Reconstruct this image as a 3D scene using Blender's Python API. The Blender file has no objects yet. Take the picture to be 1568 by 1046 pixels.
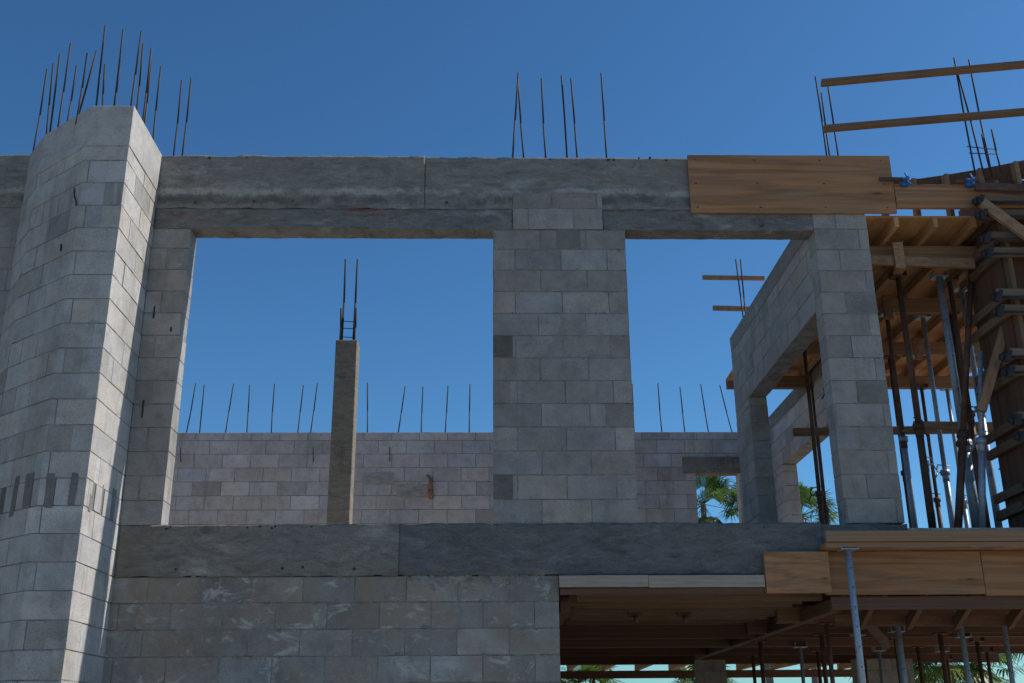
import bpy, math, random
from mathutils import Vector, Matrix, noise
random.seed(7)
scene=bpy.context.scene
RND=random.Random(11)

# ---------------------------------------------------------------- materials
def new_mat(name):
    m=bpy.data.materials.new(name); m.use_nodes=True
    nt=m.node_tree; b=nt.nodes['Principled BSDF']
    return m,nt,b
def N(nt,t,**kw):
    n=nt.nodes.new(t)
    for k,v in kw.items():
        if k in n.inputs: n.inputs[k].default_value=v
        else: setattr(n,k,v)
    return n
def noise_n(nt,vec,scale,detail=4,rough=.6,dist=0):
    n=N(nt,'ShaderNodeTexNoise'); n.inputs['Scale'].default_value=scale
    n.inputs['Detail'].default_value=min(detail,5); n.inputs['Roughness'].default_value=rough
    n.inputs['Distortion'].default_value=dist
    nt.links.new(vec,n.inputs['Vector']); return n.outputs['Fac']
def ramp(nt,fac,stops):
    r=N(nt,'ShaderNodeValToRGB'); e=r.color_ramp.elements
    while len(e)<len(stops): e.new(.5)
    for i,(p,c) in enumerate(stops):
        e[i].position=p; e[i].color=(c,c,c,1) if isinstance(c,(int,float)) else (*c,1)
    nt.links.new(fac,r.inputs['Fac']); return r.outputs['Color']
def mix(nt,a,b,fac,mode='MIX'):
    m=N(nt,'ShaderNodeMix'); m.data_type='RGBA'; m.blend_type=mode
    for s,v in ((m.inputs[0],fac),(m.inputs[6],a),(m.inputs[7],b)):
        if isinstance(v,bpy.types.NodeSocket): nt.links.new(v,s)
        elif isinstance(v,(int,float)): s.default_value=v if s==m.inputs[0] else (v,v,v,1)
        else: s.default_value=(*v,1)
    return m.outputs[2]
def math_n(nt,op,a,b=0,c=0):
    n=N(nt,'ShaderNodeMath',operation=op)
    for i,v in enumerate((a,b,c)):
        if isinstance(v,bpy.types.NodeSocket): nt.links.new(v,n.inputs[i])
        else: n.inputs[i].default_value=v
    return n.outputs[0]
def mapping(nt,vec,sc):
    m=N(nt,'ShaderNodeMapping'); m.inputs['Scale'].default_value=sc
    nt.links.new(vec,m.inputs['Vector']); return m.outputs['Vector']
def bump(nt,b,h,strength,dist=.01):
    n=N(nt,'ShaderNodeBump'); n.inputs['Strength'].default_value=strength; n.inputs['Distance'].default_value=dist
    nt.links.new(h,n.inputs['Height']); nt.links.new(n.outputs['Normal'],b.inputs['Normal'])
def obj(nt): return N(nt,'ShaderNodeTexCoord').outputs['Object']

def block_mat(name,base,warmth=0.0,smear_sunlit=.55,sm0=.60,stain=(.29,.22,.155)):
    m,nt,b=new_mat(name); o=obj(nt)
    at=N(nt,'ShaderNodeVertexColor'); at.layer_name='tone'
    c=mix(nt,base,at.outputs['Color'],1.0,'MULTIPLY')
    big=ramp(nt,noise_n(nt,o,1.1,4,.6,.4),[(.3,.78),(.5,1.0),(.72,1.14)])
    c=mix(nt,c,big,1.0,'MULTIPLY')
    med=ramp(nt,noise_n(nt,o,8,5,.72),[(.28,.76),(.5,1.0),(.7,1.16)])
    c=mix(nt,c,med,.95,'MULTIPLY')
    fine=ramp(nt,noise_n(nt,o,140,2,.7),[(.3,.64),(.5,1.0),(.7,1.20)])
    c=mix(nt,c,fine,.85,'MULTIPLY')
    if warmth>0:
        wn=ramp(nt,noise_n(nt,mapping(nt,o,(1,1,1.6)),1.3,5,.7,.8),[(.45,0.0),(.65,warmth)])
        c=mix(nt,c,stain,wn)
    sm=ramp(nt,noise_n(nt,mapping(nt,o,(1,1,1.8)),3.4,5,.75,.9),[(sm0,0.0),(sm0+.09,smear_sunlit)])
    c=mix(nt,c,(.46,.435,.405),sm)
    dk=ramp(nt,noise_n(nt,mapping(nt,o,(2.2,2.2,.5)),1.7,5,.7,.5),[(.30,.5),(.43,0.0)])
    c=mix(nt,c,(.16,.152,.142),dk)
    nt.links.new(c,b.inputs['Base Color']); b.inputs['Roughness'].default_value=.95
    b.inputs['Specular IOR Level'].default_value=.15
    h=mix(nt,noise_n(nt,o,120,3,.75),noise_n(nt,o,14,4,.6),.35)
    bump(nt,b,h,.6,.009)
    return m
def conc_mat(name,base,dark,light,band=None,streak=(1,1,2.5),warm=None):
    m,nt,b=new_mat(name); o=obj(nt)
    n1=noise_n(nt,mapping(nt,o,streak),1.6,5,.72,.6)
    c=ramp(nt,n1,[(.32,dark),(.45,base),(.55,base),(.68,light)])
    n2=ramp(nt,noise_n(nt,mapping(nt,o,(1,1,3)),5,5,.80,1.0),[(.32,.66),(.5,1.0),(.66,1.28)])
    c=mix(nt,c,n2,.95,'MULTIPLY')
    fine=ramp(nt,noise_n(nt,o,90,2,.7),[(.3,.72),(.5,1.0),(.7,1.16)])
    c=mix(nt,c,fine,.85,'MULTIPLY')
    if warm:
        wn=ramp(nt,noise_n(nt,o,1.1,5,.7,.5),[(.48,0.0),(.66,.5)])
        c=mix(nt,c,warm,wn)
    if band:
        sep=N(nt,'ShaderNodeSeparateXYZ'); nt.links.new(o,sep.inputs[0])
        w=noise_n(nt,mapping(nt,o,(1,1,.3)),3.1,5,.8)
        z=math_n(nt,'MULTIPLY_ADD',w,.20,sep.outputs[2])
        br=noise_n(nt,o,2.6,5,.75)
        for zz,hw,col,st in band:
            s=math_n(nt,'SUBTRACT',z,zz+.10); a=math_n(nt,'ABSOLUTE',s); d=math_n(nt,'DIVIDE',a,hw)
            f=ramp(nt,d,[(.3,st),(1.0,0.0)])
            f=mix(nt,f,ramp(nt,br,[(.38,0.0),(.54,1.0)]),1.0,'MULTIPLY')
            c=mix(nt,c,col,f)
    nt.links.new(c,b.inputs['Base Color']); b.inputs['Roughness'].default_value=.9
    b.inputs['Specular IOR Level'].default_value=.2
    h=mix(nt,noise_n(nt,o,80,3,.75),noise_n(nt,mapping(nt,o,(1,1,2)),11,5,.7),.5)
    bump(nt,b,h,.8,.014)
    return m
def wood_mat(name,c1,c2,knots=True,dirt=.4,dirtc=(.22,.18,.15),grain=.9,lines=34):
    m,nt,b=new_mat(name)
    uv=N(nt,'ShaderNodeTexCoord').outputs['UV']
    at=N(nt,'ShaderNodeVertexColor'); at.layer_name='tone'
    g=noise_n(nt,mapping(nt,uv,(.6,3.0,1)),1.2,3,.45,.5)
    s=math_n(nt,'SINE',math_n(nt,'MULTIPLY',g,lines))
    c=ramp(nt,math_n(nt,'MULTIPLY_ADD',s,.5,.5),[(.02,tuple(a*.55+b_*.45 for a,b_ in zip(c1,c2))),(.35,c1),(1.0,tuple(min(1,x*1.08) for x in c1))])
    g1=noise_n(nt,mapping(nt,uv,(.8,4,1)),1.4,5,.65,.6)
    c=mix(nt,c,ramp(nt,g1,[(.3,.62),(.5,.96),(.68,1.18)]),grain,'MULTIPLY')
    g2=noise_n(nt,mapping(nt,uv,(2,60,1)),3,4,.6,.3)
    c=mix(nt,c,ramp(nt,g2,[(.3,.74),(.6,1.05)]),.85,'MULTIPLY')
    if knots:
        v=N(nt,'ShaderNodeTexVoronoi'); v.inputs['Scale'].default_value=2.1
        nt.links.new(mapping(nt,uv,(1,1.6,1)),v.inputs['Vector'])
        k2=ramp(nt,v.outputs['Distance'],[(.06,.6),(.14,.35),(.22,0.0)])
        c=mix(nt,c,c2,k2)
        k=ramp(nt,v.outputs['Distance'],[(.035,.9),(.075,0.0)])
        c=mix(nt,c,tuple(x*.35 for x in c2),k)
    d=ramp(nt,noise_n(nt,uv,2.2,5,.75,.5),[(.38,0.0),(.64,dirt)])
    c=mix(nt,c,dirtc,d)
    c=mix(nt,c,at.outputs['Color'],1.0,'MULTIPLY')
    nt.links.new(c,b.inputs['Base Color']); b.inputs['Roughness'].default_value=.75
    b.inputs['Specular IOR Level'].default_value=.2
    bump(nt,b,g2,.35,.003)
    return m
def metal_mat(name,base,rust,amt,rough=.5,met=.6):
    m,nt,b=new_mat(name); o=obj(nt)
    n=noise_n(nt,o,7,5,.75,.3)
    f=ramp(nt,n,[(max(0,.60-amt),0.0),(min(1,.72-amt*.8),1.0)])
    c=mix(nt,base,rust,f)
    c=mix(nt,c,ramp(nt,noise_n(nt,o,40,4,.7),[(.3,.7),(.65,1.15)]),.7,'MULTIPLY')
    nt.links.new(c,b.inputs['Base Color']); b.inputs['Roughness'].default_value=rough
    b.inputs['Metallic'].default_value=met*.5
    bump(nt,b,noise_n(nt,o,60,4,.7),.3,.003)
    return m

M_BLOCK=block_mat('cmu_block_grey',(.300,.280,.260),.2,.45,.62)
M_BLOCKL=block_mat('cmu_block_ground_floor',(.280,.260,.236),.65,.8,.56)  # stronger pale mortar smears here also paint sunlit patches into the colour
M_BLOCKB=block_mat('cmu_block_back_lit',(.46,.40,.36),.2,.3,.62)  # pinkish block, lightened: bounce light from the floor put into the colour
M_BLOCKT=block_mat('cmu_block_tower',(.405,.38,.355),.15,.4,.62)
m,nt,b=new_mat('mortar'); o=obj(nt)
nt.links.new(ramp(nt,noise_n(nt,o,9,5,.7),[(.35,(.15,.145,.135)),(.6,(.29,.28,.26))]),b.inputs['Base Color']); b.inputs['Roughness'].default_value=.95
bump(nt,b,noise_n(nt,o,90,4,.7),.7,.008); M_MORTAR=m
M_BEAM=conc_mat('poured_concrete_beam',(.225,.213,.192),(.145,.138,.127),(.32,.302,.27),band=[(4.575,.04,(.39,.37,.335),.85),(4.49,.06,(.105,.10,.095),.85)],warm=(.235,.195,.15))
M_LINTEL=conc_mat('precast_lintel',(.17,.164,.154),(.085,.083,.08),(.28,.268,.245),streak=(1.5,1,4))
M_SLAB1=conc_mat('slab_edge_rough',(.205,.190,.168),(.125,.117,.105),(.31,.288,.255),warm=(.19,.148,.108))
M_SLAB2=conc_mat('slab_edge_smooth',(.14,.137,.134),(.092,.090,.088),(.20,.196,.188))
M_COL=conc_mat('poured_column',(.21,.18,.145),(.14,.12,.095),(.27,.24,.20),streak=(2,2,.8))
M_PATCH=conc_mat('back_wall_patch',(.33,.29,.25),(.26,.23,.20),(.38,.34,.30))
M_FLOOR=conc_mat('slab_top',(.46,.41,.35),(.36,.32,.28),(.54,.49,.43),streak=(1,1,1))
M_PLY=wood_mat('plywood_form',(.42,.205,.092),(.19,.08,.037),dirt=.55,dirtc=(.27,.185,.125))
M_WOOD=wood_mat('lumber',(.36,.205,.11),(.20,.105,.055),dirt=.65,dirtc=(.23,.18,.14))
M_RAILW=wood_mat('lumber_weathered',(.20,.125,.075),(.11,.065,.04),dirt=.6,dirtc=(.17,.145,.12))
M_PALE=wood_mat('lumber_dirty_pale',(.42,.33,.25),(.24,.17,.12),dirt=.8,dirtc=(.33,.30,.27))
M_DARKW=wood_mat('form_plywood_dark',(.16,.078,.046),(.08,.037,.024),dirt=.5,dirtc=(.10,.08,.07))
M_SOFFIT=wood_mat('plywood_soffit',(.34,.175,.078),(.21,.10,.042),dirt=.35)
M_SOFFU=wood_mat('plywood_soffit_upper_lit',(.60,.33,.145),(.40,.20,.08),dirt=.3,dirtc=(.38,.27,.18))  # lit copy of the soffit plywood, floor bounce painted into the colour
M_JOISTU=wood_mat('joist_lit',(.48,.265,.12),(.29,.14,.07),dirt=.4,dirtc=(.28,.19,.13))  # upper and rear joists, bounce light from below put into the paler wood
M_SOFFD=wood_mat('plywood_soffit_shade_tint',(.12,.062,.035),(.075,.037,.022),dirt=.5,dirtc=(.075,.06,.052))  # shaded copy of the soffit plywood, under-deck shade painted into the colour
M_REBAR=metal_mat('rebar_steel',(.032,.032,.036),(.05,.038,.034),.10,.8,.2)
M_STEEL=metal_mat('galvanized_shore',(.30,.36,.43),(.18,.09,.05),.03,.45,.5)
M_RUST=metal_mat('rusty_shore',(.15,.075,.05),(.09,.045,.03),.2,.75,.2)
M_BLUE=metal_mat('blue_paint_clamp',(.03,.16,.42),(.10,.06,.05),.05,.5,.2)
m,nt,b=new_mat('clay_pipe'); nt.links.new(ramp(nt,noise_n(nt,obj(nt),30,4),[(.3,(.20,.075,.04)),(.7,(.36,.15,.07))]),b.inputs['Base Color']); b.inputs['Roughness'].default_value=.8; M_ORANGE=m
m,nt,b=new_mat('red_marking_paint'); b.inputs['Base Color'].default_value=(.40,.06,.04,1); b.inputs['Roughness'].default_value=.8; M_RED=m
m,nt,b=new_mat('dark_void'); b.inputs['Base Color'].default_value=(.04,.038,.035,1); b.inputs['Roughness'].default_value=1; M_DARK=m
m,nt,b=new_mat('sandy_ground'); o=obj(nt)
c=ramp(nt,noise_n(nt,o,.35,5,.7),[(.3,(.25,.21,.16)),(.5,(.31,.27,.21)),(.7,(.38,.34,.28))])
c=mix(nt,c,ramp(nt,noise_n(nt,o,14,5,.7),[(.3,.75),(.6,1.1)]),.8,'MULTIPLY')
nt.links.new(c,b.inputs['Base Color']); b.inputs['Roughness'].default_value=1
bump(nt,b,noise_n(nt,o,6,5,.7),.6,.05); M_GROUND=m
def leaf_mat(name,c1,c2):
    m,nt,b=new_mat(name); at=N(nt,'ShaderNodeVertexColor'); at.layer_name='tone'
    c=mix(nt,c1,c2,ramp(nt,noise_n(nt,obj(nt),2.5,4,.6),[(.35,0.0),(.65,1.0)]))
    c=mix(nt,c,at.outputs['Color'],1.0,'MULTIPLY')
    nt.links.new(c,b.inputs['Base Color']); b.inputs['Roughness'].default_value=.45
    tr=N(nt,'ShaderNodeBsdfTranslucent'); nt.links.new(c,tr.inputs['Color'])
    ms=N(nt,'ShaderNodeMixShader'); ms.inputs[0].default_value=.4
    out=[n for n in nt.nodes if n.type=='OUTPUT_MATERIAL'][0]
    nt.links.new(b.outputs[0],ms.inputs[1]); nt.links.new(tr.outputs[0],ms.inputs[2]); nt.links.new(ms.outputs[0],out.inputs['Surface'])
    return m
M_LEAF=leaf_mat('palm_leaf',(.06,.12,.025),(.12,.19,.04))
m,nt,b=new_mat('palm_bark'); o=obj(nt)
nt.links.new(ramp(nt,noise_n(nt,mapping(nt,o,(2,2,12)),2,5,.7),[(.3,(.10,.075,.05)),(.7,(.26,.21,.16))]),b.inputs['Base Color']); b.inputs['Roughness'].default_value=.95; M_BARK=m

# ---------------------------------------------------------------- mesh builder
class B:
    def __init__(s): s.v=[];s.f=[];s.uv=[];s.col=[];s.mi=[];s.sm=[]
    def quad(s,idx,uvs,tone=(1,1,1),mi=0,sm=False):
        s.f.append(idx); s.uv.append(uvs); s.col.append(tone); s.mi.append(mi); s.sm.append(sm)
    def obox(s,o,ax,dims,tone=(1,1,1),mi=0,jit=0):
        o=Vector(o); ax=[Vector(a).normalized() for a in ax]
        base=len(s.v); ru=RND.random()*9; rv=RND.random()*9
        loc=[]
        for k in range(8):
            l=[dims[i] if (k>>i)&1 else 0 for i in range(3)]; loc.append(l)
            p=o+ax[0]*l[0]+ax[1]*l[1]+ax[2]*l[2]
            if jit: p+=Vector((RND.uniform(-jit,jit),RND.uniform(-jit,jit),RND.uniform(-jit,jit)))
            s.v.append(p)
        det=ax[0].cross(ax[1]).dot(ax[2])
        for q,(a,b_) in (((0,2,3,1),(0,1)),((4,5,7,6),(0,1)),((0,1,5,4),(0,2)),((2,6,7,3),(0,2)),((0,4,6,2),(1,2)),((1,3,7,5),(1,2))):
            if det<0: q=q[::-1]
            if dims[b_]>dims[a]: a,b_=b_,a
            s.quad([base+i for i in q],[(loc[i][a]+ru,loc[i][b_]+rv) for i in q],tone,mi)
    def box(s,x0,x1,y0,y1,z0,z1,tone=(1,1,1),mi=0,jit=0):
        s.obox((x0,y0,z0),((1,0,0),(0,1,0),(0,0,1)),(x1-x0,y1-y0,z1-z0),tone,mi,jit)
    def beam(s,a,b,w,h,tone=(1,1,1),mi=0,up=(0,0,1)):
        a=Vector(a);b=Vector(b);d=(b-a).normalized();u=Vector(up)
        if abs(d.dot(u))>.95: u=Vector((0,1,0))
        r=d.cross(u).normalized(); u=r.cross(d).normalized()
        s.obox(a-r*w/2-u*h/2,(d,r,u),((b-a).length,w,h),tone,mi)
    def tube(s,a,b,r0,r1=None,n=8,tone=(1,1,1),mi=0,caps=True):
        a=Vector(a);b=Vector(b);r1=r0 if r1 is None else r1
        d=(b-a).normalized();u=Vector((0,0,1)) if abs(d.z)<.9 else Vector((1,0,0))
        r=d.cross(u).normalized();w=r.cross(d); base=len(s.v); L=(b-a).length
        for c,rr in ((a,r0),(b,r1)):
            for i in range(n):
                t=2*math.pi*i/n; s.v.append(c+(r*math.cos(t)+w*math.sin(t))*rr)
        for i in range(n):
            j=(i+1)%n; s.quad([base+i,base+n+i,base+n+j,base+j],[(0,i/n),(L,i/n),(L,(i+1)/n),(0,(i+1)/n)],tone,mi,True)
        if caps:
            s.quad([base+i for i in range(n)],[(0,0)]*n,tone,mi); s.quad([base+n+i for i in reversed(range(n))],[(0,0)]*n,tone,mi)
    def bar(s,pts,r,n=6,tone=(1,1,1),mi=0):
        for a,b in zip(pts[:-1],pts[1:]): s.tube(a,b,r,r,n,tone,mi)
    def make(s,name,mats,parent=None,bevel=0):
        me=bpy.data.meshes.new(name); me.from_pydata([tuple(p) for p in s.v],[],s.f)
        uvl=me.uv_layers.new(name='UVMap'); ca=me.color_attributes.new('tone','FLOAT_COLOR','CORNER')
        uvf=[];cf=[]
        for q,u,c in zip(s.f,s.uv,s.col):
            for k in range(len(q)): uvf+=list(u[k]); cf+=[c[0],c[1],c[2],1]
        uvl.data.foreach_set('uv',uvf); ca.data.foreach_set('color',cf)
        me.polygons.foreach_set('material_index',s.mi); me.polygons.foreach_set('use_smooth',s.sm)
        for m in (mats if isinstance(mats,(list,tuple)) else [mats]): me.materials.append(m)
        me.update(); ob=bpy.data.objects.new(name,me); scene.collection.objects.link(ob)
        if parent: ob.parent=parent
        if bevel:
            md=ob.modifiers.new('bev','BEVEL'); md.width=bevel; md.segments=1; md.limit_method='ANGLE'
        return ob
def empty(name):
    e=bpy.data.objects.new(name,None); scene.collection.objects.link(e); return e

CH=.2032; ZS=1.582; ZL=4.208; ZT=4.936; ZB=1.175; GZ=-1.6; D=8.8
def sub(iv,cut):
    out=[]
    for a,b in iv:
        if cut[1]<=a or cut[0]>=b: out.append((a,b)); continue
        if cut[0]>a: out.append((a,cut[0]))
        if cut[1]<b: out.append((cut[1],b))
    return out
def rtone(var=.10,warm=.03,pd=.07,pl=.08):
    t=1+RND.gauss(0,var*.6); w=RND.gauss(0,warm*.6)
    q=RND.random()
    if q<pd: t*=.78
    elif q<pd+pl: t*=1.16
    return (t*(1+w),t,t*(1-w*1.3))
def block_wall(bb,p0,d,L,z0,z1,th=.2,op=(),ph=0.0,zref=ZS,j=.002,var=.10,warm=.03,bl=.4064):
    d=Vector((d[0],d[1],0)).normalized(); n=Vector((d.y,-d.x,0)); p0=Vector((p0[0],p0[1],0)); up=Vector((0,0,1))
    k0=math.floor((z0-zref)/CH+1e-6); z=zref+k0*CH; k=k0
    while z<z1-1e-4:
        a=max(z,z0); b=min(z+CH,z1)
        if b-a>.02:
            iv=[(0,L)]
            for (u0,u1,za,zb) in op:
                if za<(a+b)/2<zb: iv=sub(iv,(u0,u1))
            off=ph+(bl/2 if k%2 else 0)+RND.uniform(-.014,.014)
            for (s,e) in iv:
                if e-s<.01: continue
                bb.obox(p0+d*(s+.003)-n*(.0040)+up*a,(d,-n,up),(e-s-.006,th-.008,b-a),(1,1,1),1)
                u=off-bl*math.ceil((off-s)/bl+1) 
                while u<e:
                    ua=max(u,s); ub=min(u+bl,e)
                    if ub-ua>.03:
                        g=.0042
                        jj=RND.uniform(-j,j)
                        zz=RND.uniform(-.0015,.0015)
                        bb.obox(p0+d*(ua+(g if ua>s else 0))-n*jj+up*(a+g+zz),(d,-n,up),(ub-ua-(g if ua>s else 0)-(g if ub<e else 0),th,b-a-2*g),rtone(var,warm),0,.0014)
                    u+=bl
        z+=CH;k+=1

def rough_panel(bb,x0,x1,z0,z1,y,amp=.004,seed=0,res=.02,edge=.006,depth=.2,fn=None,mi=0,tone=(1,1,1)):
    nx=max(2,int((x1-x0)/res)); nz=max(2,int((z1-z0)/res)); base=len(bb.v)
    for j in range(nz+1):
        for i in range(nx+1):
            x=x0+(x1-x0)*i/nx; z=z0+(z1-z0)*j/nz
            h=amp*(1+noise.fractal(Vector((x*1.2,seed,z*3)),.8,2,6))*.6+amp*.35*noise.noise(Vector((x*14,seed+5,z*20)))
            if fn: h+=fn(x,z)
            h=max(0.0005,h)
            zz=z
            if j==0: zz+=edge*noise.fractal(Vector((x*5,seed+9,0)),.8,2,5)
            if j==nz: zz+=edge*noise.fractal(Vector((x*4,seed+19,0)),.8,2,5)
            bb.v.append(Vector((x,y-h,zz)))
    W=nx+1
    for j in range(nz):
        for i in range(nx):
            q=[base+j*W+i,base+j*W+i+1,base+(j+1)*W+i+1,base+(j+1)*W+i]
            bb.quad(q,[(bb.v[t].x,bb.v[t].z) for t in q],tone,mi,True)
    ring=[base+i for i in range(W)]+[base+j*W+nx for j in range(1,nz+1)]+[base+nz*W+i for i in range(nx-1,-1,-1)]+[base+j*W for j in range(nz-1,0,-1)]
    rb=len(bb.v)
    for t in ring: p=bb.v[t]; bb.v.append(Vector((p.x,y+depth,p.z)))
    n=len(ring)
    for i in range(n):
        k=(i+1)%n; q=[ring[i],rb+i,rb+k,ring[k]]
        bb.quad(q,[(0,0),(.2,0),(.2,.02),(0,.02)],tone,mi)
    bb.quad([rb+i for i in range(n)],[(0,0)]*n,tone,mi)

# ================================================================= building
bld=empty('concrete_block_building')
w=B()
block_wall(w,(-7.5,D),(1,0),7.5-3.95,GZ,4.41,ph=.1)
block_wall(w,(-2.94,D),(1,0),.33,ZS,ZL,ph=-.07,var=.12)
block_wall(w,(-3.95,D),(1,0),1.0,ZS,4.41,ph=0)
w.make('front_wall_left',[M_BLOCK,M_MORTAR],bld,.0015)
w=B()
block_wall(w,(.055,D),(1,0),1.175,ZS,ZL,ph=.0,var=.12)
for cz,x0,x1,tn in ((7,.056,.225,.45),(1,.056,.215,.5),(12,.62,.83,.62),(4,1.0,1.229,.8),(5,.056,.2,.85)):
    w.box(x0,x1,D-.0038,D+.05,ZS+CH*cz+.005,ZS+CH*(cz+1)-.005,(tn,tn,tn),0,.001)
w.make('front_wall_center_pier',[M_BLOCK,M_MORTAR],bld,.0015)
w=B()
block_wall(w,(.235,D-.014),(1,0),.80,ZL+.002,4.57,th=.21,ph=.13,zref=ZL+.002,var=.10)
w.make('pier_head_blocks',[M_BLOCK,M_MORTAR],bld,.0015)
w=B()
block_wall(w,(2.93,D),(1,0),.48,ZS,4.41,ph=.0,var=.12)
w.make('front_wall_right_pier',[M_BLOCK,M_MORTAR],bld,.0015)
w=B()
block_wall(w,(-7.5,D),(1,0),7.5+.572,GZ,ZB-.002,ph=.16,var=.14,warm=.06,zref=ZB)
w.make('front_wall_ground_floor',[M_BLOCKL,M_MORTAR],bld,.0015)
def beamfn(x,z):
    e=4.60+.012*noise.fractal(Vector((x*3,3,0)),.8,2,5)
    return (.003 if z>e else 0)+ (.004*max(0,1-abs(z-e)/.012) if noise.noise(Vector((x*2.3,7,1)))>-.05 else 0)
w=B(); rough_panel(w,-7.5,-.56,4.41,ZT,D,.006,1,.016,.012,.2,beamfn); rough_panel(w,-.557,3.41,4.41,ZT-.004,D+.002,.004,4,.016,.008,.2)
w.make('tie_beam',M_BEAM,bld)
w=B(); rough_panel(w,-2.94,.232,ZL,4.408,D+.004,.005,8,.016,.008,.19); rough_panel(w,1.037,2.93,ZL,4.408,D+.004,.004,12,.016,.006,.19)
w.make('precast_lintels',M_LINTEL,bld)
w=B(); rough_panel(w,-2.94,-.70,ZB,ZS,D-.004,.009,21,.016,.012,.15); w.make('slab_edge_left',M_SLAB1,bld)
w=B(); rough_panel(w,-.698,2.72,ZB,ZS+.004,D-.010,.004,25,.016,.016,.15); rough_panel(w,2.72,3.42,1.33,ZS-.01,D-.006,.008,27,.016,.012,.15); w.make('slab_edge_right',M_SLAB2,bld)
w=B(); rough_panel(w,-7.5,-4.05,ZB,ZS,D-.004,.006,22,.03,.01,.15); w.make('slab_edge_far_left',M_SLAB1,bld)
w=B(); w.box(-7.5,5.6,8.96,16.2,ZB,ZS-.012); w.make('floor_slab',M_FLOOR,bld)
# --- tower
P=[(-4.12,8.80),(-3.87,8.46),(-3.61,8.24),(-3.28,7.97),(-2.94,7.97),(-2.94,8.798)]
t=B()
dark_marks=[[(.10,.19),(.30,.38)],[(.03,.13),(.22,.29)],[(.05,.12),(.22,.33)],[(.05,.12),(.22,.28)],[(.10,.21),(.35,.41),(.58,.67)]]
for i in range(len(P)-1):
    a=Vector(P[i]);b_=Vector(P[i+1]); L=(b_-a).length; d=(b_-a)/L
    op=[(u0,u1,ZS,ZS+CH) for u0,u1 in dark_marks[i]]
    block_wall(t,a,d,L,GZ,4.56,th=.15,op=op,ph=(.0,.2,.1,.25,.05)[i],j=.003,var=.07,warm=.03)
    n=Vector((d.y,-d.x,0))
    for u0,u1 in dark_marks[i]:
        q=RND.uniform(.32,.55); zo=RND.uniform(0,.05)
        t.obox(Vector((a.x,a.y,0))+Vector((d.x,d.y,0))*(u0+.001)+n*.003+Vector((0,0,ZS-zo)),((d.x,d.y,0),-n,(0,0,1)),(u1-u0-.002,.13,CH+zo+RND.uniform(0.004,.07)),(q,q,q),0,.010)  # dark toned block, set slightly proud of the tower face
t.make('tower_block_faces',[M_BLOCKT,M_MORTAR],bld,.0015)
def prism(bb,pts,z0,z1,mi=0):
    n=len(pts);base=len(bb.v)
    for z in (z0,z1):
        for p in pts: bb.v.append(Vector((p[0],p[1],z)))
    for i in range(n):
        j=(i+1)%n; bb.quad([base+i,base+j,base+n+j,base+n+i],[(0,0),(.3,0),(.3,1),(0,1)],(1,1,1),mi)
    bb.quad([base+i for i in reversed(range(n))],[(0,0)]*n,(1,1,1),mi); bb.quad([base+n+i for i in range(n)],[(0,0)]*n,(1,1,1),mi)
t=B(); prism(t,[(-3.95,8.80),(-3.78,8.54),(-3.56,8.34),(-3.25,8.10),(-3.06,8.10),(-3.06,8.80)],GZ,4.56)
t.make('tower_core',M_MORTAR,bld)
t=B(); prism(t,P[:-1]+[(-2.936,7.972),(-2.936,8.79)],4.562,ZT+.004)
t.make('tower_cap',M_BLOCKT,bld,.006)
c=B(); c.box(-1.61,-1.38,11,11.23,ZS-.01,3.96,(1,1,1),0,.003); c.make('interior_column',M_COL,bld,.008)
s=B()
block_wall(s,(3.13,9.0),(0,1),3.3,3.51,4.25,th=.2,ph=.1,zref=3.51)
block_wall(s,(3.13,11.63),(0,1),.67,ZS,3.508,th=.2,ph=.1)
s.make('side_wall_blocks',[M_BLOCK,M_MORTAR],bld,.0015)
s=B(); s.box(2.925,3.135,9.003,12.30,4.252,4.45,(1,1,1),0,.004); s.make('side_wall_cap_beam',M_BEAM,bld,.008)
s=B()
block_wall(s,(4.35,12.3),(0,1),3.2,3.51,4.14,th=.2,ph=.1,zref=3.51)
block_wall(s,(4.35,14.9),(0,1),.6,ZS,3.508,th=.2,ph=.1)
s.make('rear_side_wall_blocks',[M_BLOCKB,M_MORTAR],bld,.0015)
s=B(); s.box(4.145,4.355,12.3,15.49,4.142,4.34); s.make('rear_side_cap',M_COL,bld,.006)
k=B()
block_wall(k,(-8,15.5),(1,0),12.35,ZS,4.14,op=[(11.03,11.66,ZS,3.52)],ph=.12,var=.07,warm=.04)
k.make('back_wall',[M_BLOCKB,M_MORTAR],bld,.0015)
k=B(); k.box(10.85-8,11.85-8,15.485,15.69,3.52,3.76,(1,1,1),0,.003); k.make('back_wall_lintel',M_COL,bld,.004)
k=B()
for px,pz,pw,ph_ in ((-1.78,3.36,.44,.18),(-1.28,3.18,.5,.19)):
    k.box(px,px+pw,15.494,15.51,pz,pz+ph_,(1,1,1),0,.004)
k.make('back_wall_patches',M_PATCH,bld)
k=B()
block_wall(k,(2.9,15.6),(1,0),.4,GZ,ZB-.25,ph=.1); block_wall(k,(5.1,15.6),(1,0),.8,GZ,ZB-.25,ph=.1)
block_wall(k,(.572,9.0),(0,1),6.5,GZ,ZB-.16,ph=.1)
k.make('ground_floor_rear_piers',[M_BLOCK,M_MORTAR],bld,.0015)
k=B()
def scrib(x,z,wd,hh,y=D-.006):
    pts=[];x0=x
    while x<x0+wd:
        pts.append(Vector((x,y,z+RND.uniform(-hh,hh)))); x+=RND.uniform(.01,.022)
    k.bar(pts,.0028,4)
scrib(-1.24,4.395,.30,.014,D-.009); scrib(-1.12,4.345,.22,.012,D-.005); scrib(-2.82,4.35,.16,.02,D-.008)
k.make('crayon_marks',M_RED,bld)
k=B()
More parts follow.
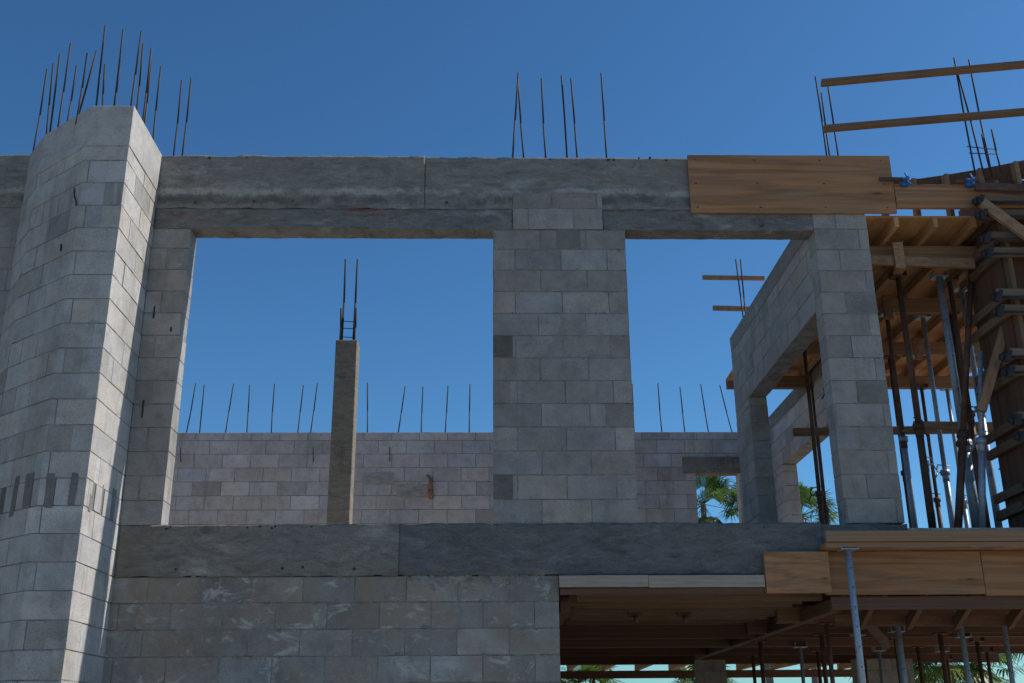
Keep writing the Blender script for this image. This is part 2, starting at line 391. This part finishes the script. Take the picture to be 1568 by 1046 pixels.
for i in range(46):
    x=RND.uniform(-2.8,2.6); z=RND.choice([4.92,4.47,1.56,1.24])+RND.uniform(-.012,.012)
    k.tube((x,D-.012,z),(x,D-.002,z),RND.uniform(.006,.012),None,7)
for x,z,h in ((-2.86,3.36,.11),(-2.865,2.48,.15),(-2.70,3.24,.04)): k.box(x,x+.014,D-.004,D+.01,z,z+h)
k.bar([(-3.36,8.025,4.20),(-3.345,8.015,4.12),(-3.315,7.99,4.06),(-3.305,7.982,4.02)],.005,5)
k.bar([(-3.42,8.078,3.72),(-3.41,8.07,3.66)],.009,5)
k.make('form_tie_holes',M_DARK,bld)
k=B()
def blob(x,y,z,r,fl=.3):
    base=len(k.v); n=7
    for j,(rr,dy) in enumerate(((1,0),(.7,.7),(0.0,1))):
        if rr==0: k.v.append(Vector((x,y-r*fl,z))); continue
        for i in range(n):
            t=2*math.pi*i/n; q=rr*r*RND.uniform(.7,1.25)
            k.v.append(Vector((x+q*math.cos(t)*1.3,y-dy*r*fl,z+q*math.sin(t)*.8)))
    for i in range(n):
        j=(i+1)%n
        k.quad([base+i,base+j,base+n+j,base+n+i],[(0,0)]*4,(1,1,1),0,True); k.quad([base+n+i,base+n+j,base+2*n],[(0,0)]*3,(1,1,1),0,True)
for i in range(160):
    x=RND.uniform(-.65,.5); blob(x,D-.001,ZB-abs(RND.gauss(0,.035)),RND.uniform(.008,.024))
for i in range(120):
    x=RND.uniform(-2.9,3.3)
    if .2<x<1.05: continue
    blob(x,D-.004,4.57+RND.gauss(0,.03),RND.uniform(.005,.014))
for i in range(160):
    x=RND.uniform(-2.9,.5); z=RND.uniform(-.2,1.15); blob(x,D-.001,ZB-CH*round((ZB-z)/CH)+RND.gauss(0,.01),RND.uniform(.006,.018))
for i in range(70):
    x=RND.uniform(.08,1.2); z=ZS+CH*RND.randint(0,12); blob(x,D-.001,z+RND.gauss(0,.008),RND.uniform(.005,.014))
k.make('mortar_droppings',M_MORTAR,bld)

# ================================================================= rebar
def rebar_group(name,bars,r=.0085,ties=()):
    g=B()
    for a,b_ in bars:
        a=Vector(a);b_=Vector(b_); mid=(a+b_)/2+Vector((RND.uniform(-.006,.006),RND.uniform(-.006,.006),0))
        g.bar([a,mid,b_],r,8)
    for a,b_ in ties: g.tube(a,b_,.005,None,5)
    return g.make(name,M_REBAR)
z0=4.85
tb=[((-4.09,8.78),(-4.09,8.8),5.84),((-3.88,8.55),(-3.93,8.56),5.74),((-3.80,8.42),(-3.83,8.44),5.76),((-3.74,8.42),(-3.74,8.42),5.86),
((-3.64,8.35),(-3.64,8.38),5.60),((-3.46,8.12),(-3.45,8.12),5.55),((-3.30,8.1),(-3.33,8.12),5.84),((-3.16,8.12),(-3.17,8.12),5.80),
((-3.25,8.15),(-3.30,8.15),5.46),((-3.14,8.1),(-3.15,8.1),5.44),((-3.00,8.06),(-2.99,8.06),5.74),((-3.0,8.22),(-3.02,8.22),5.72),
((-2.99,8.36),(-2.99,8.35),5.76),((-3.02,8.5),(-3.03,8.5),5.73),((-2.99,8.68),(-3.0,8.68),5.80),((-2.86,8.88),(-2.86,8.88),5.78),((-2.79,8.9),(-2.78,8.9),5.82),
((-3.55,8.3),(-3.45,8.3),5.7)]
rebar_group('rebar_cluster',[((a[0],a[1],z0),(b_[0],b_[1],zt)) for a,b_,zt in tb])
rebar_group('rebar_cluster',[((.23,8.9,z0),(.30,8.9,5.90)),((.35,8.9,z0),(.295,8.92,5.86)),((.55,8.9,z0),(.52,8.9,5.84)),((.745,8.9,z0),(.71,8.9,5.87)),((.84,8.9,z0),(.80,8.9,5.84)),((1.11,8.9,z0),(1.09,8.9,5.90))])
rebar_group('rebar_cluster',[((3.15,8.87,z0),(3.13,8.87,5.86)),((3.20,8.93,z0),(3.19,8.93,5.72)),((3.27,8.9,z0),(3.25,8.9,5.80))])
rebar_group('rebar_cluster',[((4.50,8.85,4.8),(4.46,8.80,6.03)),((4.58,8.85,4.8),(4.47,8.8,5.88)),((4.68,8.9,4.8),(4.63,8.86,6.05)),((4.62,8.8,4.8),(4.60,8.8,5.2)),((4.72,8.8,4.8),(4.70,8.8,5.25))],
   ties=[((4.45,8.8,5.0),(4.75,8.85,5.02)),((4.45,8.82,5.08),(4.73,8.85,5.07))])
rebar_group('rebar_cluster',[((-1.56,11.1,3.9),(-1.56,11.1,4.94)),((-1.44,11.12,3.9),(-1.43,11.12,4.95)),((-1.575,11.08,3.9),(-1.58,11.08,4.35)),((-1.425,11.1,3.9),(-1.42,11.1,4.36))],.011,
   ties=[((-1.58,11.08,z),(-1.42,11.1,z)) for z in (4.02,4.12,4.2)])
bx=[(291,300),(312,312),(350,356),(383,381),(420,419),(459,464),(478,486),(565,562),(610,620),(646,647),(682,686),(719,720),(970,971),(1013,1011),(1048,1045),(1085,1077),(1122,1107)]
X=lambda px:.0097*(px-784)+.376
rebar_group('rebar_cluster',[((X(a)*1.0,15.6,4.05),(X(b_),15.6+RND.uniform(-.05,.05),4.90+RND.uniform(-.03,.03))) for a,b_ in bx],.009)
rebar_group('rebar_cluster',[((3.07,12.1,4.40),(3.03,12.1,5.40)),((3.11,12.15,4.40),(3.10,12.15,5.42))],.009)
rebar_group('rebar_cluster',[((-2.5,15.48,3.70),(-2.5,15.40,3.9)),((-1.4,15.48,3.70),(-1.4,15.40,3.9)),((-4.4,15.48,3.70),(-4.4,15.40,3.9))],.008)

o_=B(); o_.tube((-.80,15.47,3.44),(-.80,15.46,3.28),.022,.038,12); o_.tube((-.80,15.46,3.28),(-.79,15.45,3.15),.038,.03,12); o_.tube((-.86,15.5,3.50),(-.80,15.47,3.43),.012,.022,10)
o_.make('orange_pipe_sleeve',M_ORANGE)

# ================================================================= timber rails
def rail(name,boards,mat=M_RAILW):
    g=B()
    for a,b_,w_,h_ in boards: g.beam(a,b_,w_,h_)
    return g.make(name,mat,None,.002)
rail('timber_rail',[((3.16,8.82,5.755),(6.2,8.27,5.755),.085,.04)])
rail('timber_rail',[((3.13,8.82,5.26),(6.2,8.27,5.26),.085,.04)])
rail('timber_rail',[((2.63,12.2,5.20),(3.4,12.25,5.21),.04,.05)],M_WOOD)
rail('timber_rail',[((2.73,12.2,4.80),(3.4,12.25,4.80),.04,.055)],M_WOOD)

# ================================================================= beam side form (plywood panel)
fw=empty('beam_side_formwork')
g=B(); g.box(1.83,3.69,8.768,8.788,4.367,4.952); g.make('plywood_panel',M_PLY,fw,.002)
g=B()
for x in (1.9,2.45,3.05,3.6):
    for z in (4.42,4.66,4.9): g.tube((x+RND.uniform(-.02,.02),8.764,z),(x,8.77,z),.005,None,6)
g.make('nails',M_DARK,fw)
g=B(); g.box(3.695,6.2,8.76,8.80,4.42,4.655); g.make('side_board',M_PLY,fw,.002)
g=B(); g.beam((3.55,8.73,4.69),(3.80,8.70,4.67),.02,.035); g.beam((4.25,8.73,4.67),(4.45,8.70,4.66),.02,.03); g.beam((4.4,8.70,4.60),(4.9,8.66,4.56),.04,.07)
g.make('tie_wedge',M_RUST,fw)
g=B()
for x,z in ((3.78,4.655),(4.37,4.65)):
    g.box(x-.03,x+.03,8.70,8.76,z-.035,z+.035); g.tube((x,8.64,z+.01),(x,8.72,z),.018,None,10); g.beam((x-.045,8.69,z+.03),(x+.04,8.69,z-.035),.012,.02); g.tube((x,8.65,z),(x,8.69,z+.075),.009,None,8)
g.make('blue_clamps',M_BLUE,fw,.003)
g=B(); cp=[]
for i in range(25):
    t=i/24; x=3.5+2.2*t; y=9.35-.10*math.sin(t*3)-1.0*t**2.2
    cp.append((x,y))
for (a,b_) in zip(cp[:-1],cp[1:]):
    g.beam((a[0],a[1],4.86),(b_[0],b_[1],4.86),.02,.18)
g.make('curved_edge_form',M_DARKW,fw)
g=B()
for i in range(0,25,3):
    a=cp[i]; g.box(a[0]-.02,a[0]+.02,a[1]-.10,a[1]-.015,4.45,4.92)
g.make('curved_form_studs',M_WOOD,fw)

# ================================================================= upper deck formwork
ud=empty('upper_deck_formwork')
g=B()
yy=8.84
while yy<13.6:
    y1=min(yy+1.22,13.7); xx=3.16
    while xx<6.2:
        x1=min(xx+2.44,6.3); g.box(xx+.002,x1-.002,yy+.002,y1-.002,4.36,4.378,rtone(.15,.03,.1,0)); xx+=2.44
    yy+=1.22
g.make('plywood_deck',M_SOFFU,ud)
g=B(); xx=3.35
while xx<6.25:
    x_=xx+RND.uniform(-.02,.02); g.box(x_,x_+.042,8.83,13.72,4.265,4.357,rtone(.3,.03),jit=.003); xx+=.34
g.make('joists',M_JOISTU,ud)
g=B()
for yy in (9.25,10.55,11.9,13.2):
    g.box(3.18,6.3,yy,yy+.042,4.11,4.262,rtone(.2),jit=.004); g.box(3.22,6.3,yy+.05,yy+.092,4.115,4.262,rtone(.25),jit=.004)
g.box(3.18,6.3,13.74,13.78,4.26,4.40)
for x,y in ((3.75,9.1),(4.1,10.4),(4.55,9.4),(4.9,11.7)):
    g.box(x,x+.09,y,y+.04,3.98,4.24,rtone(.3),jit=.006)
g.beam((3.3,9.15,4.08),(4.5,9.15,4.04),.04,.09,rtone(.3)); g.beam((3.5,12.0,3.2),(6.2,12.0,3.24),.04,.09,rtone(.3)); g.beam((4.1,10.05,2.75),(6.2,10.05,2.72),.03,.07,rtone(.3))
g.make('stringers',M_WOOD,ud)
g=B(); g.beam((4.42,8.66,4.42),(5.15,8.60,3.70),.04,.09); g.beam((3.42,9.2,4.10),(3.42,9.2,2.2),.04,.09)
g.beam((4.30,9.05,2.6),(4.95,9.05,4.1),.04,.08,rtone(.3)); g.make('diagonal_brace',M_WOOD,ud)

# ================================================================= column form (right edge)
cf=empty('column_formwork')
g=B(); g.box(4.60,5.6,8.86,8.88,ZS-.05,4.75); g.box(4.60,4.62,8.88,9.5,ZS-.05,4.75); g.make('form_panels',M_DARKW,cf)
g=B()
for x in (4.62,4.90,5.20,5.5): g.box(x,x+.04,8.765,8.857,ZS-.04,4.7,rtone(.2))
g.make('studs',M_RAILW,cf,.002)
zs_=[1.72,2.27,2.83,3.38,3.93,4.3]
g=B()
for z in zs_:
    for dz in (0,.15):
        g.box(4.47+RND.uniform(-.03,.03),5.7,8.715,8.755,z+dz,z+dz+.085,rtone(.25),jit=.004)
        g.box(4.545,4.59,8.79,9.6,z+dz+.02,z+dz+.10,rtone(.25),jit=.004)
g.make('walers',M_RAILW,cf,.002)
g=B()
for z in zs_:
    for zz in (z-.01,z+.13):
        x0=4.40+RND.uniform(-.015,.015)
        g.tube((x0,8.70,zz+.02),(x0+.05,8.70,zz+.02),.046,None,12); g.tube((x0-.03,8.70,zz+.02),(x0,8.70,zz+.02),.028,None,10)
        g.beam((x0+.01,8.66,zz-.03),(x0+.045,8.64,zz+.06),.014,.035); g.tube((x0+.05,8.70,zz+.02),(4.95,8.70,zz+.02),.011,None,8)
g.make('rusty_clamps',M_REBAR,cf)

# ================================================================= shores
def shore(x,y,zb,zt,mat=M_STEEL,r=.03,top=None,mat2=None):
    g=B(); a=Vector((x,y,zb)); b_=Vector(top) if top else Vector((x,y,zt)); d=b_-a
    f=.42+RND.uniform(-.1,.16); m_=a+d*f; n=d.normalized()
    g.tube(a,m_,r,None,14); g.tube(m_,b_,r*.78,None,14,mi=1)
    g.tube(m_-n*.12,m_-n*.005,r*1.12,None,14,mi=1)
    g.tube(m_-n*.05,m_+n*.0,r*1.55,None,10)
    th=RND.uniform(0,6.28); hd=Vector((math.cos(th),math.sin(th),0))
    g.bar([m_-n*.03,m_-n*.03+hd*.09,m_-n*.09+hd*.13],.007,6)
    g.bar([m_+n*.05-hd*.07,m_+n*.05+hd*.08,m_+n*.0+hd*.10,m_-n*.04+hd*.08],.006,6)
    for t in (.1,.2,.3,.4,.5,.6,.7,.8,.9):
        p=m_+(b_-m_)*t; g.tube(p-Vector((0,r*.8,0)),p-Vector((0,r*.74,0)),.006,None,6,mi=2)
    if not top:
        g.box(x-.06,x+.06,y-.06,y+.06,zb,zb+.008); g.box(x-.07,x+.07,y-.06,y+.06,zt-.008,zt)
        g.box(x-.07,x-.062,y-.05,y+.05,zt-.002,zt+.05); g.box(x+.062,x+.07,y-.05,y+.05,zt-.002,zt+.05)
    return g.make('steel_shore_post',[mat,mat2 or mat,M_DARK])
S,R=M_STEEL,M_RUST
for x,y,m_,q in ((3.24,9.7,R,.026),(3.6,11.6,R,.028),(3.96,9.6,R,.034),(4.36,9.6,S,.045),(4.70,9.9,S,.034),(5.02,10.1,S,.032),(5.35,9.7,S,.032),
   (4.30,11.6,S,.032),(4.95,11.95,S,.03),(5.5,11.95,R,.03),(6.0,11.95,S,.03),(4.15,13.2,R,.03),(5.0,13.25,S,.03),(5.9,13.25,S,.03),(4.0,11.3,S,.028),(4.62,10.7,S,.03),
   (4.50,9.7,R,.03),(4.88,10.6,R,.03),(5.25,10.65,S,.03),(4.72,12.0,R,.028),(5.55,13.2,R,.028),(4.20,10.6,S,.03)):
    shore(x,y,ZS-.01,4.10,m_,q,mat2=(R if RND.random()<.25 else m_))
shore(4.05,9.3,ZS,4.2,R,.034,top=(4.60,9.4,4.15)); shore(5.2,9.3,ZS,4.2,R,.03,top=(4.66,9.35,4.1)); shore(4.2,9.15,ZS,4.2,S,.03,top=(4.45,9.2,3.2))
shore(2.87,8.66,GZ,1.35,S,.034)
for x,y,m_,q in ((3.69,10.0,S,.03),(4.26,10.0,S,.03),(4.72,10.15,S,.03),(3.35,11.2,R,.028),(3.75,11.3,S,.028),(4.35,11.9,R,.028),(4.95,11.6,S,.028),(5.35,12.2,R,.028),
   (2.95,12.1,R,.03),(4.0,13.6,R,.028),(4.75,13.6,S,.028),(5.6,13.8,S,.028),(6.2,13.9,R,.028),(3.4,14.4,R,.028),(3.3,17.0,R,.03),(1.9,20.2,R,.03),(5.1,15.2,R,.028),(6.3,15.4,R,.028),(5.6,10.4,S,.03),
   (3.05,10.0,R,.026),(4.0,10.9,S,.03),(4.55,11.2,R,.03),(5.0,13.0,R,.028),(3.6,12.9,S,.026)):
    shore(x,y,GZ,.90,m_,q)

# ================================================================= lower deck formwork
ld=empty('lower_deck_formwork')
def deck(g,x0,x1,y0,y1):
    yy=y0
    while yy<y1-.05:
        ya=min(yy+1.22,y1); xx=x0
        while xx<x1-.05:
            xa=min(xx+2.44,x1); g.box(xx+.002,xa-.002,yy+.002,ya-.002,1.148,1.166,rtone(.2,.03,.2,0)); xx+=2.44
        yy+=1.22
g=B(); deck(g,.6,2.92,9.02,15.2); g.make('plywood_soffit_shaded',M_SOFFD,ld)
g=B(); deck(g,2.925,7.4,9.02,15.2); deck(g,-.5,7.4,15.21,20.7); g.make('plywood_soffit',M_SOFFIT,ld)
g=B(); yy=9.16
while yy<11.5:
    g.box(.72+RND.uniform(-.05,.1),2.65+RND.uniform(0,.15),yy,yy+.042,1.01,1.145,rtone(.3,.04),jit=.004); yy+=.27
for xx in [2.97+.34*i for i in range(13)]:
    x_=xx+RND.uniform(-.03,.03); g.box(x_,x_+.042,9.1,15.3,1.052,1.145,rtone(.35),jit=.004)
g.make('joists',M_RAILW,ld)
g=B()
for xx in [-.4+.62*i for i in range(13)]:
    g.box(xx,xx+.06,15.3,20.7,1.035,1.145,rtone(.3,.04,0,.3),jit=.004)
g.make('rear_joists',M_JOISTU,ld)
g=B()
for yy in (11.65,12.9,14.3): g.box(.6,7.4,yy,yy+.09,.905,1.045,rtone(.2),jit=.004)
for yy in (16.2,20.5): g.box(-.5,7.4,yy,yy+.09,.90,1.03,rtone(.2),jit=.004)
for yy in (9.95,11.15): g.box(2.6,7.4,yy,yy+.09,.905,1.05,rtone(.2),jit=.004)
g.box(.60,.68,9.05,15.2,.91,1.0); g.box(2.80,2.89,9.05,15.2,.905,1.0)
g.make('stringers',M_DARKW,ld)
g=B()
for x in (1.3,1.75):
    g.box(x,x+.12,10.2,10.24,.98,1.14); g.tube((x+.06,10.18,.99),(x+.06,10.18,.93),.02,None,8)
g.make('steel_hangers',M_RUST,ld)
g=B(); g.box(.575,1.28,8.74,8.80,1.075,1.168,jit=.003); g.box(1.285,2.21,8.735,8.80,1.07,1.166,jit=.004); g.make('edge_rail',M_PALE,ld,.003)
g=B(); g.box(.58,2.2,8.76,8.79,1.018,1.066); g.make('edge_underboard',M_DARKW,ld,.002)
g=B(); g.box(2.215,2.73,8.73,8.775,1.02,1.345,jit=.002); g.make('edge_plywood',M_PLY,ld,.002)
g=B(); g.box(2.70,3.98,8.78,8.82,1.01,1.352,(.85,.85,.85),jit=.002); g.box(3.985,6.2,8.785,8.82,1.0,1.352,(.92,.9,.88),jit=.002); g.make('edge_plywood_long',M_PLY,ld,.002)
g=B(); g.box(2.68,4.55,8.60,8.99,1.355,1.395,jit=.003); g.box(4.555,6.2,8.61,8.99,1.357,1.395,(.85,.85,.85),jit=.003); g.box(2.68,6.2,8.58,8.62,1.40,1.488,jit=.003); g.make('edge_top_plate',M_WOOD,ld,.003)
g=B(); g.box(3.42,7.4,8.99,13.9,1.40,1.57); g.make('deck_platform',M_WOOD,ld)
g=B()
for x in (3.1,3.5,3.9,4.35,4.8): g.beam((x,8.85,1.0),(x+.02,9.3,.82),.04,.09)
g.box(2.75,6.2,8.83,8.87,.90,1.0); g.beam((2.9,9.3,.86),(6.2,9.35,.84),.04,.09); g.beam((3.0,9.1,.95),(4.0,11.2,.80),.04,.09)
g.make('edge_brackets',M_DARKW,ld)

# ================================================================= palms
def palm(x,y,zc,r,seed,frond=30,size=1.0):
    rr=random.Random(seed); g=B(); c=Vector((x,y,zc))
    a=Vector((x+rr.uniform(-.4,.4),y,GZ)); prev=a; n=10; hgt=zc-GZ
    for i in range(n):
        t=(i+1)/n; p=a.lerp(c,t)+Vector((.15*math.sin(t*3),0,0))*(1-t)
        rad=.17*(1-.3*t)+(.05 if i==0 else 0)
        g.tube(prev,p,rad*1.05,rad*.95,10,mi=1,caps=False); prev=p
    for i in range(frond):
        az=rr.uniform(0,6.283); el=math.radians(rr.choice([75,55,35,15,-5,-30,-50])+rr.uniform(-10,10))
        d=Vector((math.cos(az)*math.cos(el),math.sin(az)*math.cos(el),math.sin(el)))
        L=r*rr.uniform(.45,.62); base=c+d*.05; tip=base+d*L-Vector((0,0,.12*L))
        g.tube(base,tip,.014*size,.008*size,5,tone=(.9,.9,.6)); 
        side=d.cross(Vector((0,0,1))).normalized(); up=side.cross(d).normalized(); tn=rr.uniform(.6,1.3); tone=(tn,tn,tn*.9)
        if el<-.4: tone=(tn*1.5,tn*1.1,tn*.8)
        nl=22
        for j in range(nl):
            th=math.radians(-115+230*j/(nl-1)); ll=r*.55*(1-.25*abs(th)/2)*rr.uniform(.85,1.1)
            dr=(d*math.cos(th)+side*math.sin(th)+up*.18*math.cos(th*2)).normalized()
            p1=tip+dr*ll*.55; p2=tip+dr*ll-Vector((0,0,ll*rr.uniform(.15,.45)))
            wv=dr.cross(up).normalized()*ll*.045
            b0=len(g.v); g.v+= [tip,p1-wv,p2,p1+wv]; g.quad([b0,b0+1,b0+2,b0+3],[(0,0)]*4,tone,0)
    return g.make('palm_tree',[M_LEAF,M_BARK])
palm(9.05,45,8.9,1.7,1,34); palm(10.9,45,8.4,1.7,2,34); palm(13.1,45,8.4,1.7,3,34)
palm(2.7,30,.95,1.2,4,40); palm(5.7,30,1.0,1.1,5,40)
palm(12.2,30,2.1,1.6,6,54); palm(13.4,31,1.7,1.5,7,44); palm(11.2,32,1.4,1.4,8,36); palm(7.6,40,.9,1.4,9,30)
palm(-14,38,3.0,2.0,10,34); palm(20,40,4,2,11,34)

# ================================================================= ground, sky, sun, camera
g=B(); g.box(-1500,1500,-1500,1500,GZ-.2,GZ); gr=g.make('ground',M_GROUND)

EL=44; AZB=6   # sun elevation; degrees behind the facade plane, to the right
az=math.radians(90-AZB)
sd=Vector((math.sin(az)*math.cos(math.radians(EL)),math.cos(az)*math.cos(math.radians(EL)),math.sin(math.radians(EL))))
sl=bpy.data.lights.new('sun','SUN'); sl.energy=5.0; sl.angle=math.radians(.5); sl.color=(1,.96,.90)
so=bpy.data.objects.new('sun',sl); scene.collection.objects.link(so); so.location=(20,0,20)
so.rotation_euler=sd.to_track_quat('Z','Y').to_euler()
wd=bpy.data.worlds.new('World'); scene.world=wd; wd.use_nodes=True; nt=wd.node_tree
bg=nt.nodes['Background']; sk=nt.nodes.new('ShaderNodeTexSky'); sk.sky_type='NISHITA'; sk.sun_disc=False
sk.sun_elevation=math.radians(EL); sk.sun_rotation=az; sk.air_density=1.0; sk.dust_density=.4; sk.ozone_density=2.5; sk.altitude=0
mx=nt.nodes.new('ShaderNodeMix'); mx.data_type='RGBA'; mx.blend_type='MULTIPLY'; mx.inputs[0].default_value=1; mx.inputs[7].default_value=(.58,.92,1.08,1)
gm=nt.nodes.new('ShaderNodeGamma'); gm.inputs['Gamma'].default_value=1.18
nt.links.new(sk.outputs[0],mx.inputs[6]); nt.links.new(mx.outputs[2],gm.inputs['Color']); nt.links.new(gm.outputs[0],bg.inputs['Color']); bg.inputs['Strength'].default_value=.080

cam=bpy.data.cameras.new('camera'); co=bpy.data.objects.new('camera',cam); scene.collection.objects.link(co)
p,yw,ro=.3438,.0247,-.0078
F=Vector((math.sin(yw)*math.cos(p),math.cos(yw)*math.cos(p),math.sin(p))); Rv=Vector((math.cos(yw),-math.sin(yw),0)); U=Rv.cross(F)
R2=Rv*math.cos(ro)+U*math.sin(ro); U2=-Rv*math.sin(ro)+U*math.cos(ro)
mt=Matrix.Identity(4)
for i in range(3): mt[i][0]=R2[i]; mt[i][1]=U2[i]; mt[i][2]=-F[i]
co.matrix_world=mt
cam.sensor_width=36; cam.lens=36*1671.3/1568; cam.clip_end=5000; cam.clip_start=.1
scene.camera=co
scene.view_settings.view_transform='Standard'; scene.view_settings.look='None'; scene.view_settings.exposure=0
